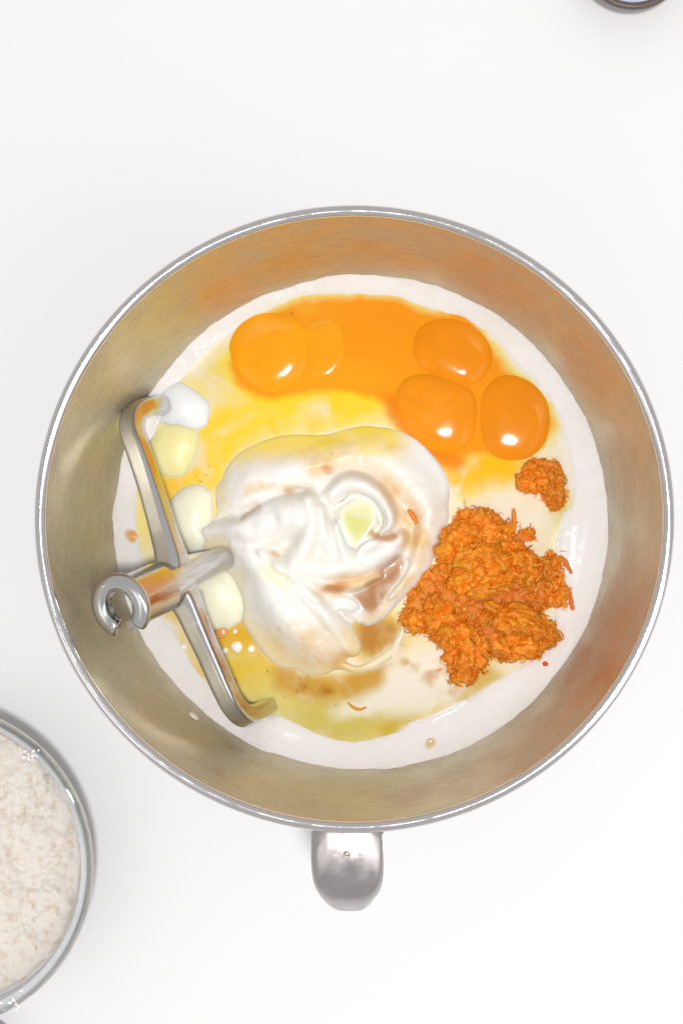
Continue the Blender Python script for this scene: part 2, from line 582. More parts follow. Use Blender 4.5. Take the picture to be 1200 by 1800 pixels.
# --- yoghurt dollop: folds and ridges
dol = np.full(U.shape, -8.0)
body = closed_poly([(372, 872), (388, 818), (440, 790), (520, 775), (610, 748), (662, 740), (715, 772), (765, 830), (800, 872), (792, 930), (752, 1000), (705, 1058),
                    (655, 1092), (628, 1110), (630, 1150), (600, 1184), (545, 1190), (490, 1158), (440, 1095), (405, 1010), (372, 960), (335, 945), (334, 922), (365, 905)], 4)
sb = poly_sdf(UF * 0.4 + U * 0.6, VF * 0.4 + Vv * 0.6, body)
dol = np.where(sb < 0, -3.0 + 6.2 * (1 - np.exp(sb / 34)), -3.0 - 0.25 * sb)
dol = np.maximum(dol, -8)
RID = [
    ([(450, 830, 70, 4), (560, 818, 80, 5), (640, 800, 72, 6.5), (700, 815, 72, 8), (742, 860, 62, 9), (758, 905, 44, 8.5)], 1.1),           # outer arc
    ([(412, 866, 44, 7.0), (445, 840, 60, 9), (500, 818, 62, 10), (560, 805, 50, 9.5), (610, 800, 40, 8)], 0.8),                            # upper left roll
    ([(398, 884, 22, 6.5), (440, 874, 24, 8), (490, 856, 20, 8.5)], 0.6),
    ([(348, 938, 20, 9), (400, 940, 34, 12), (450, 930, 42, 14), (500, 910, 46, 16), (535, 906, 44, 17)], 0.5),                              # sheet folded over the blade
    ([(545, 884, 24, 17), (552, 915, 24, 18), (545, 950, 28, 17), (525, 985, 32, 15), (515, 1006, 22, 13)], 0.5),                            # swirl peak
    ([(566, 895, 14, 14), (570, 930, 17, 14.5), (580, 965, 18, 14)], 0.7, 2.2),
    ([(592, 925, 15, 12.5), (600, 955, 18, 13.5), (612, 985, 20, 13.5)], 0.7, 2.2),
    ([(582, 872, 18, 13), (612, 852, 26, 15), (652, 864, 24, 16), (682, 898, 17, 16), (685, 922, 13, 15), (668, 937, 8, 13)], 0.5),            # hooked curl
    ([(520, 1000, 30, 12), (570, 1002, 32, 13), (630, 990, 36, 13.5), (680, 965, 30, 13.5), (704, 945, 18, 11.5)], 0.5),                      # lower roll
    ([(545, 1016, 18, 11), (580, 1026, 18, 10.5), (625, 1028, 16, 10.5), (668, 1010, 11, 10)], 0.5),
    ([(630, 985, 9, 14.5), (638, 962, 10, 15), (660, 950, 14, 14), (688, 956, 14, 13)], 0.6, 1.5),
    ([(350, 950, 20, 8), (395, 962, 40, 12), (432, 995, 58, 14), (480, 1050, 76, 14), (530, 1108, 86, 12), (556, 1130, 66, 9)], 0.62),        # big tongue
    ([(462, 972, 14, 15), (505, 1008, 17, 14.5), (550, 1054, 20, 13.5), (592, 1100, 23, 12), (618, 1136, 21, 10.5)], 0.6, 3.0),                    # its lip
    ([(760, 905, 30, 10), (750, 955, 26, 12), (728, 1005, 20, 12), (692, 1050, 16, 11), (662, 1082, 14, 9.5), (645, 1094, 11, 8)], 0.6, 2.0),
    ([(592, 1052, 16, 7), (618, 1060, 16, 7), (636, 1080, 13, 7)], 0.7),
    ([(574, 1074, 9, 6.6), (596, 1065, 11, 7.6), (618, 1073, 11, 7.6), (632, 1092, 10, 7)], 0.8),
    ([(590, 1166, 18, 3.0), (628, 1176, 18, 2.6), (665, 1162, 21, 2.8), (690, 1142, 19, 2.8), (708, 1108, 14, 2.4), (716, 1080, 10, 3.0)], 0.9),
]
for pts, e, *kk in RID:
    dol = smax(dol, ridge(UW * 0.3 + U * 0.7, VW * 0.3 + Vv * 0.7, pts, e), kk[0] if kk else 0.9)
# hollows: the puddle on top, slits between folds, drag marks
dol -= 3.4 * blob(640, 915, 30, 44, -20, 0.5)
dol -= 2.6 * streak([(508, 864), (530, 858), (548, 860)], 5, 0.9, False)
dol -= 5.0 * blob(482, 972, 13, 12, 0, 0.8, False)
dol -= 2.0 * streak([(575, 872), (581, 900), (583, 930)], 4, 0.9, False)
dol -= 1.8 * streak([(500, 1008), (530, 1035), (556, 1058)], 4, 0.9, False)
dol -= 1.6 * streak([(478, 945), (486, 925), (478, 905)], 10, 0.9)
dol -= 2.5 * streak([(424, 908), (440, 900), (452, 893)], 6, 0.8, False)
dol += 0.5 * fbm(U * 0.6 + Vv, Vv * 0.25, 30, 3) * smooth(0, -20, sb) + 0.12 * fbm(U, Vv, 14, 3)
dol += 0.6 * np.sin((U * 0.8 - Vv * 0.35 + 18 * WX) / 7.0) * blob(575, 950, 60, 45, 0, .6) * smooth(8, 12, dol)

# --- lumps lying at the left side
LUMPS = [
    ("yoghurt_lump", "bright white egg-shaped yoghurt lump beside the tip of the beater's upper arm", (318, 716, 52, 38, 15), 3.6, (252, 250, 244)),
    ("yoghurt_lump", "pale yellow rounded yoghurt lump standing between the beater's upper arm and the white swirl", (336, 912, 37, 58, 8), 4.0, (254, 247, 218)),
    ("yoghurt_lump", "cream coloured oval yoghurt lump just below the beater's stem", (378, 1046, 50, 58, -30), 4.5, (251, 245, 216)),
    ("yoghurt_lump", "large flat pale yellow yoghurt lump right of the beater's upper arm, under the white lump", (300, 788, 46, 58, 25), 2.4, (255, 237, 172)),
]
lump_h = np.full(U.shape, -9.0); lump_fields = []
for nm, lb, (u, v, a, b, an), h, c in LUMPS:
    t = math.radians(an); dx, dy = UW + 4 * fbm(U, Vv, 30, 2) - u, VW + 4 * fbm(U + 70, Vv, 30, 2) - v
    d = ((np.abs(dx * math.cos(t) + dy * math.sin(t)) / a) ** 2.3 + (np.abs(-dx * math.sin(t) + dy * math.cos(t)) / b) ** 2.3) ** (1 / 2.3)
    f = np.where(d < 1.25, -3.5 + (h + 3.5) * np.clip(1 - (d / 1.25) ** 2.4, 0, 1) ** 0.6, -9) + 0.15 * fbm(U, Vv, 30, 3)
    lump_fields.append(f); lump_h = np.maximum(lump_h, f)

LEVEL = 0.4
ramp = 0.25 + 0.75 * smooth(4, -64, sb)          # the dollop thins out towards its foot
dol = np.where(dol > LEVEL - 0.3, LEVEL - 0.3 + (dol - LEVEL + 0.3) * ramp, dol)
dol = blur(dol, 6)
dol = dol + (0.35 * (1 - 2 * np.abs(fbm(UF, VF, 30, 3))) + 0.10 * fbm(U, Vv, 9, 3)) * smooth(0.8, 3.0, dol)
dol = np.where(sb < -14, np.maximum(dol, LEVEL + 0.5), dol)
solid = np.maximum(np.maximum(cream, dol), lump_h)

# --- colours of the solids (pigment: cream white, tan where vanilla soaked in, yellow where yolk mixed in)
Cc = rgba((244, 239, 233))
paint(Cc, (240, 215, 165), 0.35 * smooth(-2, -40, sd))
paint(Cc, (226, 180, 110), 0.8 * blob(756, 1307, 9, 9, 0, .4))
paint(Cc, (235, 170, 80), 0.8 * blob(232, 943, 10, 9, 0, .5))
cm = (RAD < r_in(Z0 + cream * 0.001) + 0.0009)
batter = field_mesh("cream_batter", cream, cm, M_cream, Cc)
tag(batter, "smooth white cream batter lying against the steel wall of the mixing bowl", "batter")

Cd = rgba((242, 239, 232))
tan = (226, 186, 112)
n1 = smooth(-0.25, 0.5, fbm(U, Vv, 34, 4))
nf0 = smooth(-0.35, 0.45, fbm(U * 0.45 + Vv * 0.2, Vv * 1.1, 26, 4))
paint(Cd, tan, 0.75 * streak([(560, 822), (610, 812), (660, 835), (705, 880), (728, 930), (735, 965)], 20, .8) * (0.45 + .55 * n1))
paint(Cd, (200, 135, 70), 0.5 * blob(577, 826, 9, 9, 0, .6))
paint(Cd, tan, 0.6 * blob(560, 1140, 66, 44, 20, .6) * (0.6 + .4 * n1))
paint(Cd, (205, 150, 90), 0.75 * blob(612, 1168, 26, 26, 0, .6))
paint(Cd, tan, 0.7 * blob(620, 1026, 56, 16, -12, .6))
paint(Cd, (190, 115, 45), 0.8 * blob(592, 1035, 22, 8, -5, .6))
paint(Cd, (190, 125, 60), 0.6 * streak([(655, 1030), (680, 1005), (700, 985)], 11, .6))
paint(Cd, tan, 0.75 * streak([(742, 960), (728, 1000), (690, 1048), (650, 1090)], 10, .8) * (0.5 + .5 * n1))
paint(Cd, (196, 135, 65), 0.7 * streak([(655, 938), (670, 946), (696, 942)], 7, .7))
paint(Cd, (190, 120, 50), 0.5 * streak([(425, 911), (440, 903), (455, 894)], 3.5, .9))
paint(Cd, (180, 130, 50), 0.45 * streak([(506, 864), (530, 859), (545, 862)], 3.5, .9))
paint(Cd, (206, 160, 90), 0.6 * blob(482, 974, 8, 8, 0, .6))
paint(Cd, tan, 0.5 * streak([(385, 905), (440, 862), (510, 862)], 9, .8) * n1)
paint(Cd, (252, 214, 84), 1.0 * smooth(822, 745, VF) * smooth(380, 430, U) * smooth(720, 660, U) * (0.55 + 0.45 * nf0))
paint(Cd, (250, 226, 130), 0.55 * streak([(600, 775), (650, 790), (690, 760)], 26, .8) * n1)
paint(Cd, (205, 160, 100), 0.7 * blob(815, 885, 30, 26, 0, .6))
paint(Cd, (222, 180, 125), 0.45 * blob(735, 930, 30, 60, 10, .7) * n1)
paint(Cd, (238, 236, 170), 0.35 * streak([(470, 1000), (500, 1020)], 12, .8))
# egg soaked into the feet of the folds
rimw = sb + 22 * fbm(U, Vv, 40, 4)
paint(Cd, (255, 216, 74), 0.82 * smooth(-62, -6, rimw) * smooth(835, 775, Vv) * smooth(350, 420, U) * smooth(740, 680, U))
paint(Cd, (246, 214, 110), 0.55 * smooth(-34, -2, rimw) * smooth(470, 400, U) * smooth(760, 800, Vv))
paint(Cd, (238, 206, 128), 0.65 * smooth(-46, -4, rimw) * smooth(1060, 1140, Vv))
dm = dilate(dol > LEVEL - 0.5, 1)
dollop = field_mesh("yoghurt_dollop", dol, dm & (sb < 60), M_yog, Cd)
tag(dollop, "large folded swirl of white yoghurt with tan vanilla streaks in the middle of the bowl", "yoghurt")
for (nm, lb, prm, h, c), f in zip(LUMPS, lump_fields):
    Cl = rgba(c)
    o = field_mesh(nm, f, dilate(f > LEVEL - 0.5, 1), M_yog, Cl)
    tag(o, lb, "yoghurt", "yoghurt lumps at the left of the mixing bowl")

# --- egg white and spilled yolk: one sheet of liquid whose tint deepens with its depth
LEVEL = 0.4
depth = LEVEL - solid + 0.10 * fbm(U, Vv, 40, 3)
# base strength
k_abs = np.full(U.shape, 0.13)
Ce = rgba((238, 214, 120))
yel, orange, olive, brown = (255, 212, 40), (248, 152, 14), (212, 178, 62), (150, 84, 14)
nz = 0.6 + 0.4 * smooth(-0.4, 0.4, fbm(U, Vv, 50, 4))
nf = smooth(-0.3, 0.4, fbm(UF, VF, 28, 4))
amt = np.zeros(U.shape)


def pour(c, m, k):
    global k_abs
    paint(Ce, c, m)
    k_abs = k_abs * (1 - np.clip(m, 0, 1)) + k * np.clip(m, 0, 1)


pour((254, 226, 110), 0.95 * blob(310, 790, 75, 110, 10, .5), 0.6)
pour(yel, 1.0 * blob(345, 830, 34, 62, 15, .5), 0.6)
pour((252, 200, 30), 1.0 * blob(310, 880, 30, 50, -20, .5), 0.5)
pour((252, 230, 140), 0.9 * blob(270, 950, 36, 70, -12, .6), 0.55)
pour((238, 200, 90), 0.95 * blob(330, 1120, 70, 100, -35, .5), 0.34)
pour((228, 176, 40), 1.0 * blob(415, 1120, 50, 58, -30, .5), 0.55)
pour((232, 196, 70), 1.0 * blob(440, 1185, 70, 50, 20, .5), 0.45)
pour((226, 208, 120), 0.9 * blob(500, 1240, 70, 46, 10, .6), 0.55)
pour((214, 192, 96), 0.95 * blob(610, 1255, 110, 55, -8, .5), 0.7)
pour(olive, 0.9 * streak([(690, 1285), (770, 1262), (830, 1222), (860, 1190)], 22, .7), 0.75)
pour((222, 216, 160), 0.8 * blob(720, 1205, 70, 45, -20, .6), 0.35)
pour((244, 238, 214), 0.95 * blob(740, 1190, 88, 46, -28, .5), 0.07)
pour((238, 234, 206), 0.85 * blob(640, 1236, 55, 20, -12, .5), 0.10)
pour((205, 150, 50), 0.9 * streak([(500, 1190), (545, 1205), (600, 1210), (650, 1190)], 24, .7) * nz, 0.6)
pour((178, 110, 22), 0.9 * streak([(508, 1188), (540, 1203), (575, 1215)], 11, .8) * nf, 0.85)
pour((196, 130, 55), 0.85 * streak([(660, 1160), (700, 1140), (740, 1170), (780, 1200), (795, 1225)], 20, .8) * nf, 0.75)
pour((182, 112, 34), 0.9 * blob(664, 1116, 46, 40, 0, .5) * nz, 0.9)
pour((216, 206, 120), 0.85 * streak([(985, 900), (975, 960), (985, 1000)], 26, .8), 0.7)
pour((232, 222, 190), 0.8 * blob(900, 930, 70, 60, 0, .6), 0.16)
# yellow fringe above the swirl
pour(yel, 1.0 * streak([(375, 850), (380, 790), (420, 735), (470, 715), (560, 720), (640, 700)], 42, .6), 0.5)
pour((244, 214, 80), 0.9 * streak([(410, 690), (430, 660), (405, 640)], 30, .7), 0.4)
pour((235, 205, 40), 0.9 * streak([(490, 745), (560, 735), (620, 712)], 20, .8) * nf, 0.7)
pour((250, 190, 20), 1.0 * streak([(790, 835), (830, 835), (880, 820)], 32, .6), 0.7)
pour((250, 225, 90), 0.7 * streak([(690, 775), (640, 770)], 22, .7) * nf, 0.4)
# broken yolk
pool = closed_poly([(405, 640), (430, 580), (500, 542), (545, 528), (600, 519), (660, 521), (715, 534), (752, 548), (830, 560), (880, 640), (950, 700), (972, 750),
                    (930, 800), (880, 805), (830, 800), (790, 812), (745, 800), (710, 755), (690, 725), (650, 702), (600, 690), (545, 690), (480, 700), (430, 690)], 3)
sp = poly_sdf(UF, VF, pool)
pm = smooth(9, -12, sp)
pour(orange, pm, 2.6)
pour((247, 166, 20), 0.75 * smooth(20, -30, sp) * blob(560, 668, 120, 34, -4, .7), 1.6)
pour((246, 160, 22), 0.55 * blob(540, 560, 60, 30, -20, .6) * pm, 2.6)
pour((234, 128, 10), 0.8 * streak([(690, 715), (715, 765), (755, 800), (800, 815)], 16, .7), 2.0)
pour((245, 178, 60), 0.6 * blob(548, 548, 26, 14, 0, .6) * nf, 1.4)
wv = fbm(UF + 25 * WX, VF + 25 * WY, 38, 4)
k_abs = k_abs * np.clip(1 + wv * (1.3 - 1.0 * pm), 0.25, 2.2)
strings = smooth(0.10, 0.0, np.abs(fbm(UF + 15 * WY, VF - 15 * WX, 70, 3))) * smooth(-.3, .4, fbm(U + 40, Vv, 60, 2))
k_abs = k_abs * (1 - 0.55 * strings * (1 - 0.75 * pm))
alpha = 1 - np.exp(-(np.clip(depth, 0, 30) + 0.8 * smooth(0, 0.8, depth)) * k_abs * 2.3 * (0.8 + 0.45 * fbm(U * 0.5 + Vv * 0.9, Vv * 0.5 - U * .2, 30, 4)))
for _ in range(2):                               # the liquid keeps its colour right up to the foot of the folds
    pa = np.pad(alpha, 1, mode='edge')
    alpha = np.maximum(alpha, np.maximum(np.maximum(pa[:-2, 1:-1], pa[2:, 1:-1]), np.maximum(pa[1:-1, :-2], pa[1:-1, 2:])))
Ce[..., 3] = np.clip(blur(alpha, 1), 0, 1)
film_h = np.full(U.shape, LEVEL) + 0.06 * fbm(U, Vv, 60, 3)
em = dilate(depth > -0.25, 2) & (sd < 8)
egg = field_mesh("egg_white", film_h, em, M_film, dye(Ce, Cc))
tag(egg, "glossy yellow sheet of raw egg white and broken yolk spread over the cream", "egg white")

# puddles on the swirl
def puddle(name, label, cat, sdf, level, c, k, extra=None):
    dp_ = level - dol
    Cp = rgba(c)
    if extra: extra(Cp)
    Cp[..., 3] = (0.7 + 0.3 * nf) * (1 - np.exp(-np.clip(dp_, 0, 9) * k)) * smooth(6, -24, sdf)
    m = (dp_ > -0.15) & (sdf < 9)
    Hp = dol + 0.03 + smooth(8, -8, sdf) * np.clip(dp_, 0, 99)
    o = field_mesh(name, Hp, dilate(dp_ > -0.3, 1) & (sdf < 6), M_film, dye(Cp, Cd))
    return tag(o, label, cat)


pud = closed_poly([(590, 905), (610, 882), (640, 868), (662, 885), (668, 915), (655, 945), (630, 962), (604, 945)], 6)
puddle("oil_puddle", "pale green oily puddle inside the hooked curl of the yoghurt swirl", "oil puddle", poly_sdf(UF, VF, pud), 7.6, (214, 212, 120), 0.34)
van = closed_poly([(560, 1070), (590, 1040), (640, 1020), (690, 985), (715, 990), (700, 1040), (680, 1072), (650, 1090), (612, 1088), (590, 1085)], 6)
puddle("vanilla_pool", "dark brown vanilla pool in the crevice below the yoghurt swirl", "vanilla", poly_sdf(UF, VF, van), 2.9, (168, 106, 26), 1.1,
       lambda C: paint(C, (196, 134, 40), 0.9 * blob(665, 1120, 40, 36, 0, .5)))

# ------------------------------------------------------------------ egg yolks
def yolk(label, outline, h, base, c, group="whole egg yolks in the mixing bowl", spots=0.0, flat=2.8):
    poly = closed_poly(outline, 10)
    cu, cv = poly[:, 0].mean(), poly[:, 1].mean()
    rings = 22
    VV, CC = [], []
    n = len(poly)
    for i in range(rings + 1):
        t = i / rings
        q = 1 - (1 - t) ** 1.7
        hh = base + h * max(0.0, 1 - q ** flat) ** 0.7 if q < 1 else base
        for (pu, pv) in poly:
            uu, vv = cu + (pu - cu) * q, cv + (pv - cv) * q
            w = P(uu, vv, Z0)
            nzz = mn.noise(Vector((uu / 26, vv / 26, 3))) * 0.1
            fine = mn.noise(Vector((uu / 5.5, vv / 5.5, 1)))
            VV.append((w[0], w[1], Z0 + 0.001 * (hh + nzz * (1 - q))))
            k = 0.5 + 0.5 * mn.noise(Vector((uu / 34, vv / 34, 8)))
            cc = lin(c) * (0.93 + 0.12 * k)
            if spots:
                s = max(0, fine - 0.15) * spots * (1 - smooth(0.5, 0.95, q))
                cc = cc * (1 - s) + lin((250, 190, 90)) * s
            CC.append(tuple(cc) + (1,))
    base_i = len(VV)
    for (pu, pv) in poly:
        w = P(pu, pv, Z0); VV.append((w[0], w[1], Z0 + 0.001 * (base - 3))); CC.append(tuple(lin(c)) + (1,))
    FF = []
    for i in range(rings + 1):
        for j in range(n):
            j2 = (j + 1) % n
            FF.append((i * n + j2, i * n + j, (i + 1) * n + j, (i + 1) * n + j2))
    o = pydata("egg_yolk", VV, np.array(FF), M_yolk, None, True, CC)
    bm = bmesh.new(); bm.from_mesh(o.data); bmesh.ops.remove_doubles(bm, verts=bm.verts, dist=1e-6)
    bmesh.ops.recalc_face_normals(bm, faces=bm.faces); bm.to_mesh(o.data); bm.free()
    return tag(o, label, "egg yolk", group)


yolk("bright orange egg yolk at the left end of the broken yolk pool", [(401, 612), (415, 576), (450, 552), (500, 550), (533, 570), (545, 606), (538, 648), (508, 680), (470, 692), (432, 672), (410, 645)],
     2.3, 0.0, (255, 166, 22), flat=3.4)
yolk("faint flattened egg yolk sunk beside the leftmost yolk", [(532, 585), (548, 566), (578, 562), (600, 580), (606, 608), (598, 640), (575, 662), (548, 662), (538, 640), (542, 610)],
     0.5, 0.3, (252, 164, 24), flat=6)
yolk("topmost of the three touching egg yolks at the upper right", [(724, 612), (732, 580), (760, 562), (798, 560), (836, 576), (860, 602), (866, 636), (850, 665), (826, 680), (795, 676), (758, 660), (732, 642)],
     2.2, 0.0, (244, 146, 16), flat=3.4)
yolk("speckled egg yolk lowest of the three touching yolks, beside the white swirl", [(693, 700), (706, 668), (738, 656), (778, 662), (815, 676), (834, 694), (839, 735), (828, 775), (800, 796), (762, 794), (726, 770), (703, 738)],
     2.4, 0.0, (244, 148, 18), spots=0.45, flat=3.2)
yolk("rightmost egg yolk of the three touching ones, above the small carrot clump", [(842, 722), (850, 684), (874, 661), (906, 659), (940, 676), (962, 706), (967, 745), (957, 782), (930, 806), (895, 811), (862, 800), (845, 768)],
     2.2, 0.0, (242, 144, 18), flat=3.4)

# ------------------------------------------------------------------ flat beater
beater = empty("flat_beater", (0, 0, 0), "shiny metal flat beater leaning in the left side of the mixing bowl", "beater")
HUB = PV(207, 1068, 0.162); TIP = PV(388, 984, 0.099)
AX = (TIP - HUB).normalized()


def frame_for(ax):
    a = Vector((0, 0, 1)) if abs(ax.z) < 0.9 else Vector((0, 1, 0))
    x = ax.cross(a).normalized(); y = ax.cross(x).normalized()
    return x, y


def sweep(pts, half_w, half_t, normal, n=20, power=0.55):
    """pts: list of Vector; widths per point; returns verts, faces of closed rounded bar"""
    V_, F_ = [], []
    m = len(pts)
    for i in range(m):
        t = (pts[min(i + 1, m - 1)] - pts[max(i - 1, 0)]).normalized()
        nn = (normal - t * normal.dot(t)).normalized()
        s = t.cross(nn).normalized()
        w, h = half_w[i], half_t[i]
        for k in range(n):
            ph = 2 * math.pi * (k + 0.5) / n
            c = math.copysign(abs(math.cos(ph)) ** power, math.cos(ph)); d = math.copysign(abs(math.sin(ph)) ** power, math.sin(ph))
            V_.append(pts[i] + s * (c * w * (1 - 0.28 * max(d, 0))) + nn * (d * h))
    for i in range(m - 1):
        for k in range(n):
            F_.append((i * n + k, i * n + (k + 1) % n, (i + 1) * n + (k + 1) % n, (i + 1) * n + k))
    F_.append(tuple(range(n))); F_.append(tuple((m - 1) * n + k for k in range(n)))
    return V_, F_


# hub collar with the open slot
bx, by = frame_for(AX)
# slot direction: towards the bottom of the picture
sdir = (PV(222, 1130, 0.162) - HUB); sdir = (sdir - AX * sdir.dot(AX)).normalized()
e1 = sdir; e2 = AX.cross(e1).normalized()
NSEG = 72
GAP = math.radians(34)


def c_ring(rows, gap):
    """rows: (radius, s along axis) closed profile swept round the axis, leaving a gap at e1"""
    VV, FF = [], []
    a = np.linspace(gap, 2 * math.pi - gap, NSEG)
    m = len(rows)
    for t in a:
        for (r, s) in rows:
            VV.append(HUB + AX * s + (e1 * math.cos(t) + e2 * math.sin(t)) * r)
    for i in range(NSEG - 1):
        for k in range(m):
            FF.append((i * m + k, i * m + (k + 1) % m, (i + 1) * m + (k + 1) % m, (i + 1) * m + k))
    FF.append(tuple(range(m))); FF.append(tuple((NSEG - 1) * m + k for k in range(m)))
    return VV, FF


def fix_normals(o):
    bm = bmesh.new(); bm.from_mesh(o.data); bmesh.ops.recalc_face_normals(bm, faces=bm.faces); bm.to_mesh(o.data); bm.free()


lip = [(0.0056, 0.0010), (0.0062, 0.0002), (0.0074, -0.0004), (0.0100, -0.0004), (0.0111, 0.0001), (0.0120, 0.0012), (0.0120, 0.0028), (0.0112, 0.0040), (0.0098, 0.0047), (0.0056, 0.0047)]
VV, FF = c_ring(lip, GAP)
o = pydata("collar", VV, FF, M_beater, beater); fix_normals(o)
# behind the collar the socket is cut away on the far side
vdir = HUB - Vector(CAM.tolist()); vdir = (vdir - AX * vdir.dot(AX)).normalized()
e1 = vdir; e2 = AX.cross(e1).normalized()
VV, FF = c_ring([(0.0060, 0.0038), (0.0097, 0.0038), (0.0096, 0.0260), (0.0060, 0.0260)], math.radians(72))
o = pydata("slotted_socket", VV, FF, M_beater, beater, smooth=False); fix_normals(o)

# stem, arms: one casting, fused by a voxel remesh
AL = (TIP - HUB).length
JV, JF = [], []


def add_part(V_, F_):
    b0 = len(JV); JV.extend(V_); JF.extend([tuple(b0 + i for i in f) for f in F_])


armdir = (PV(236, 735, 0.118) - PV(425, 1255, 0.116)).normalized()
PN = AX.cross(armdir).normalized()
if PN.z < 0: PN = -PN
stem = [HUB + AX * (AL * t) for t in (0.32, 0.38, 0.45, 0.55, 0.68, 0.82, 0.95, 1.1, 1.5)]
add_part(*sweep(stem, [0.0090, .0091, .0090, .0086, .0076, .0064, .0052, .0048, .0045], [0.0090, .0091, .0088, .0080, .0066, .0052, .0042, .0036, .0034], PN, 28, 0.95))


def zarm(u, v, zz): return PV(u, v, zz)


up_arm = catmull([tuple(HUB + AX * (AL * 0.50)), tuple(zarm(304, 985, .1305)), tuple(zarm(290, 935, .1285)), tuple(zarm(268, 860, .1255)), tuple(zarm(246, 795, .1225)), tuple(zarm(233, 758, .119)),
                  tuple(zarm(236, 731, .114)), tuple(zarm(252, 717, .108)), tuple(zarm(275, 712, .100)), tuple(zarm(300, 716, .088)), tuple(zarm(330, 730, .070))], 6)
n_ = len(up_arm)
ww = np.interp(np.linspace(0, 1, n_), [0, .1, .2, .5, .62, .8, 1], [.0080, .0058, .0047, .0044, .0044, .0038, .0034])
add_part(*sweep([Vector(p) for p in up_arm], ww, np.interp(np.linspace(0, 1, n_), [0, .15, .3, 1], [.0062, .0046, .0038, .0030]), PN, 24, .3))
lo_arm = catmull([tuple(HUB + AX * (AL * 0.52)), tuple(zarm(328, 1055, .1285)), tuple(zarm(345, 1095, .1275)), tuple(zarm(372, 1155, .124)), tuple(zarm(396, 1210, .1205)), tuple(zarm(412, 1240, .117)),
                  tuple(zarm(432, 1257, .111)), tuple(zarm(456, 1252, .101)), tuple(zarm(476, 1238, .090)), tuple(zarm(500, 1215, .070))], 6)
n_ = len(lo_arm)
ww = np.interp(np.linspace(0, 1, n_), [0, .1, .2, .5, .62, .8, 1], [.0080, .0058, .0047, .0046, .0046, .0038, .0034])
add_part(*sweep([Vector(p) for p in lo_arm], ww, np.interp(np.linspace(0, 1, n_), [0, .15, .3, 1], [.0062, .0046, .0038, .0030]), PN, 24, .3))
o = pydata("blade_frame", JV, JF, M_beater, beater); fix_normals(o)
rm = o.modifiers.new("fuse", 'REMESH'); rm.mode = 'VOXEL'; rm.voxel_size = 0.00042; rm.use_smooth_shade = True
sm = o.modifiers.new("fillet", 'SMOOTH'); sm.factor = 0.6; sm.iterations = 2

# ------------------------------------------------------------------ grated carrot
ORANGES = [(250, 150, 34), (254, 172, 54), (246, 138, 24), (255, 192, 84), (238, 122, 16), (232, 150, 36)]


def _ico(n):
    b_ = bmesh.new(); bmesh.ops.create_icosphere(b_, subdivisions=n, radius=1.0)
    v_ = np.array([tuple(q.co) for q in b_.verts]); b_.verts.index_update()
    f_ = np.array([[q.index for q in f.verts] for f in b_.faces]); b_.free()
    return v_, f_


ICO5, ICO5F = _ico(5)
ICO2, ICO2F = _ico(2)
_r = np.arange(5)[:-1]
SHF = np.array([(i * 3 + j, i * 3 + (j + 1) % 3, (i + 1) * 3 + (j + 1) % 3, (i + 1) * 3 + j) for i in range(4) for j in range(3)])
SHT = np.concatenate([SHF[:, [0, 1, 2]], SHF[:, [0, 2, 3]]])


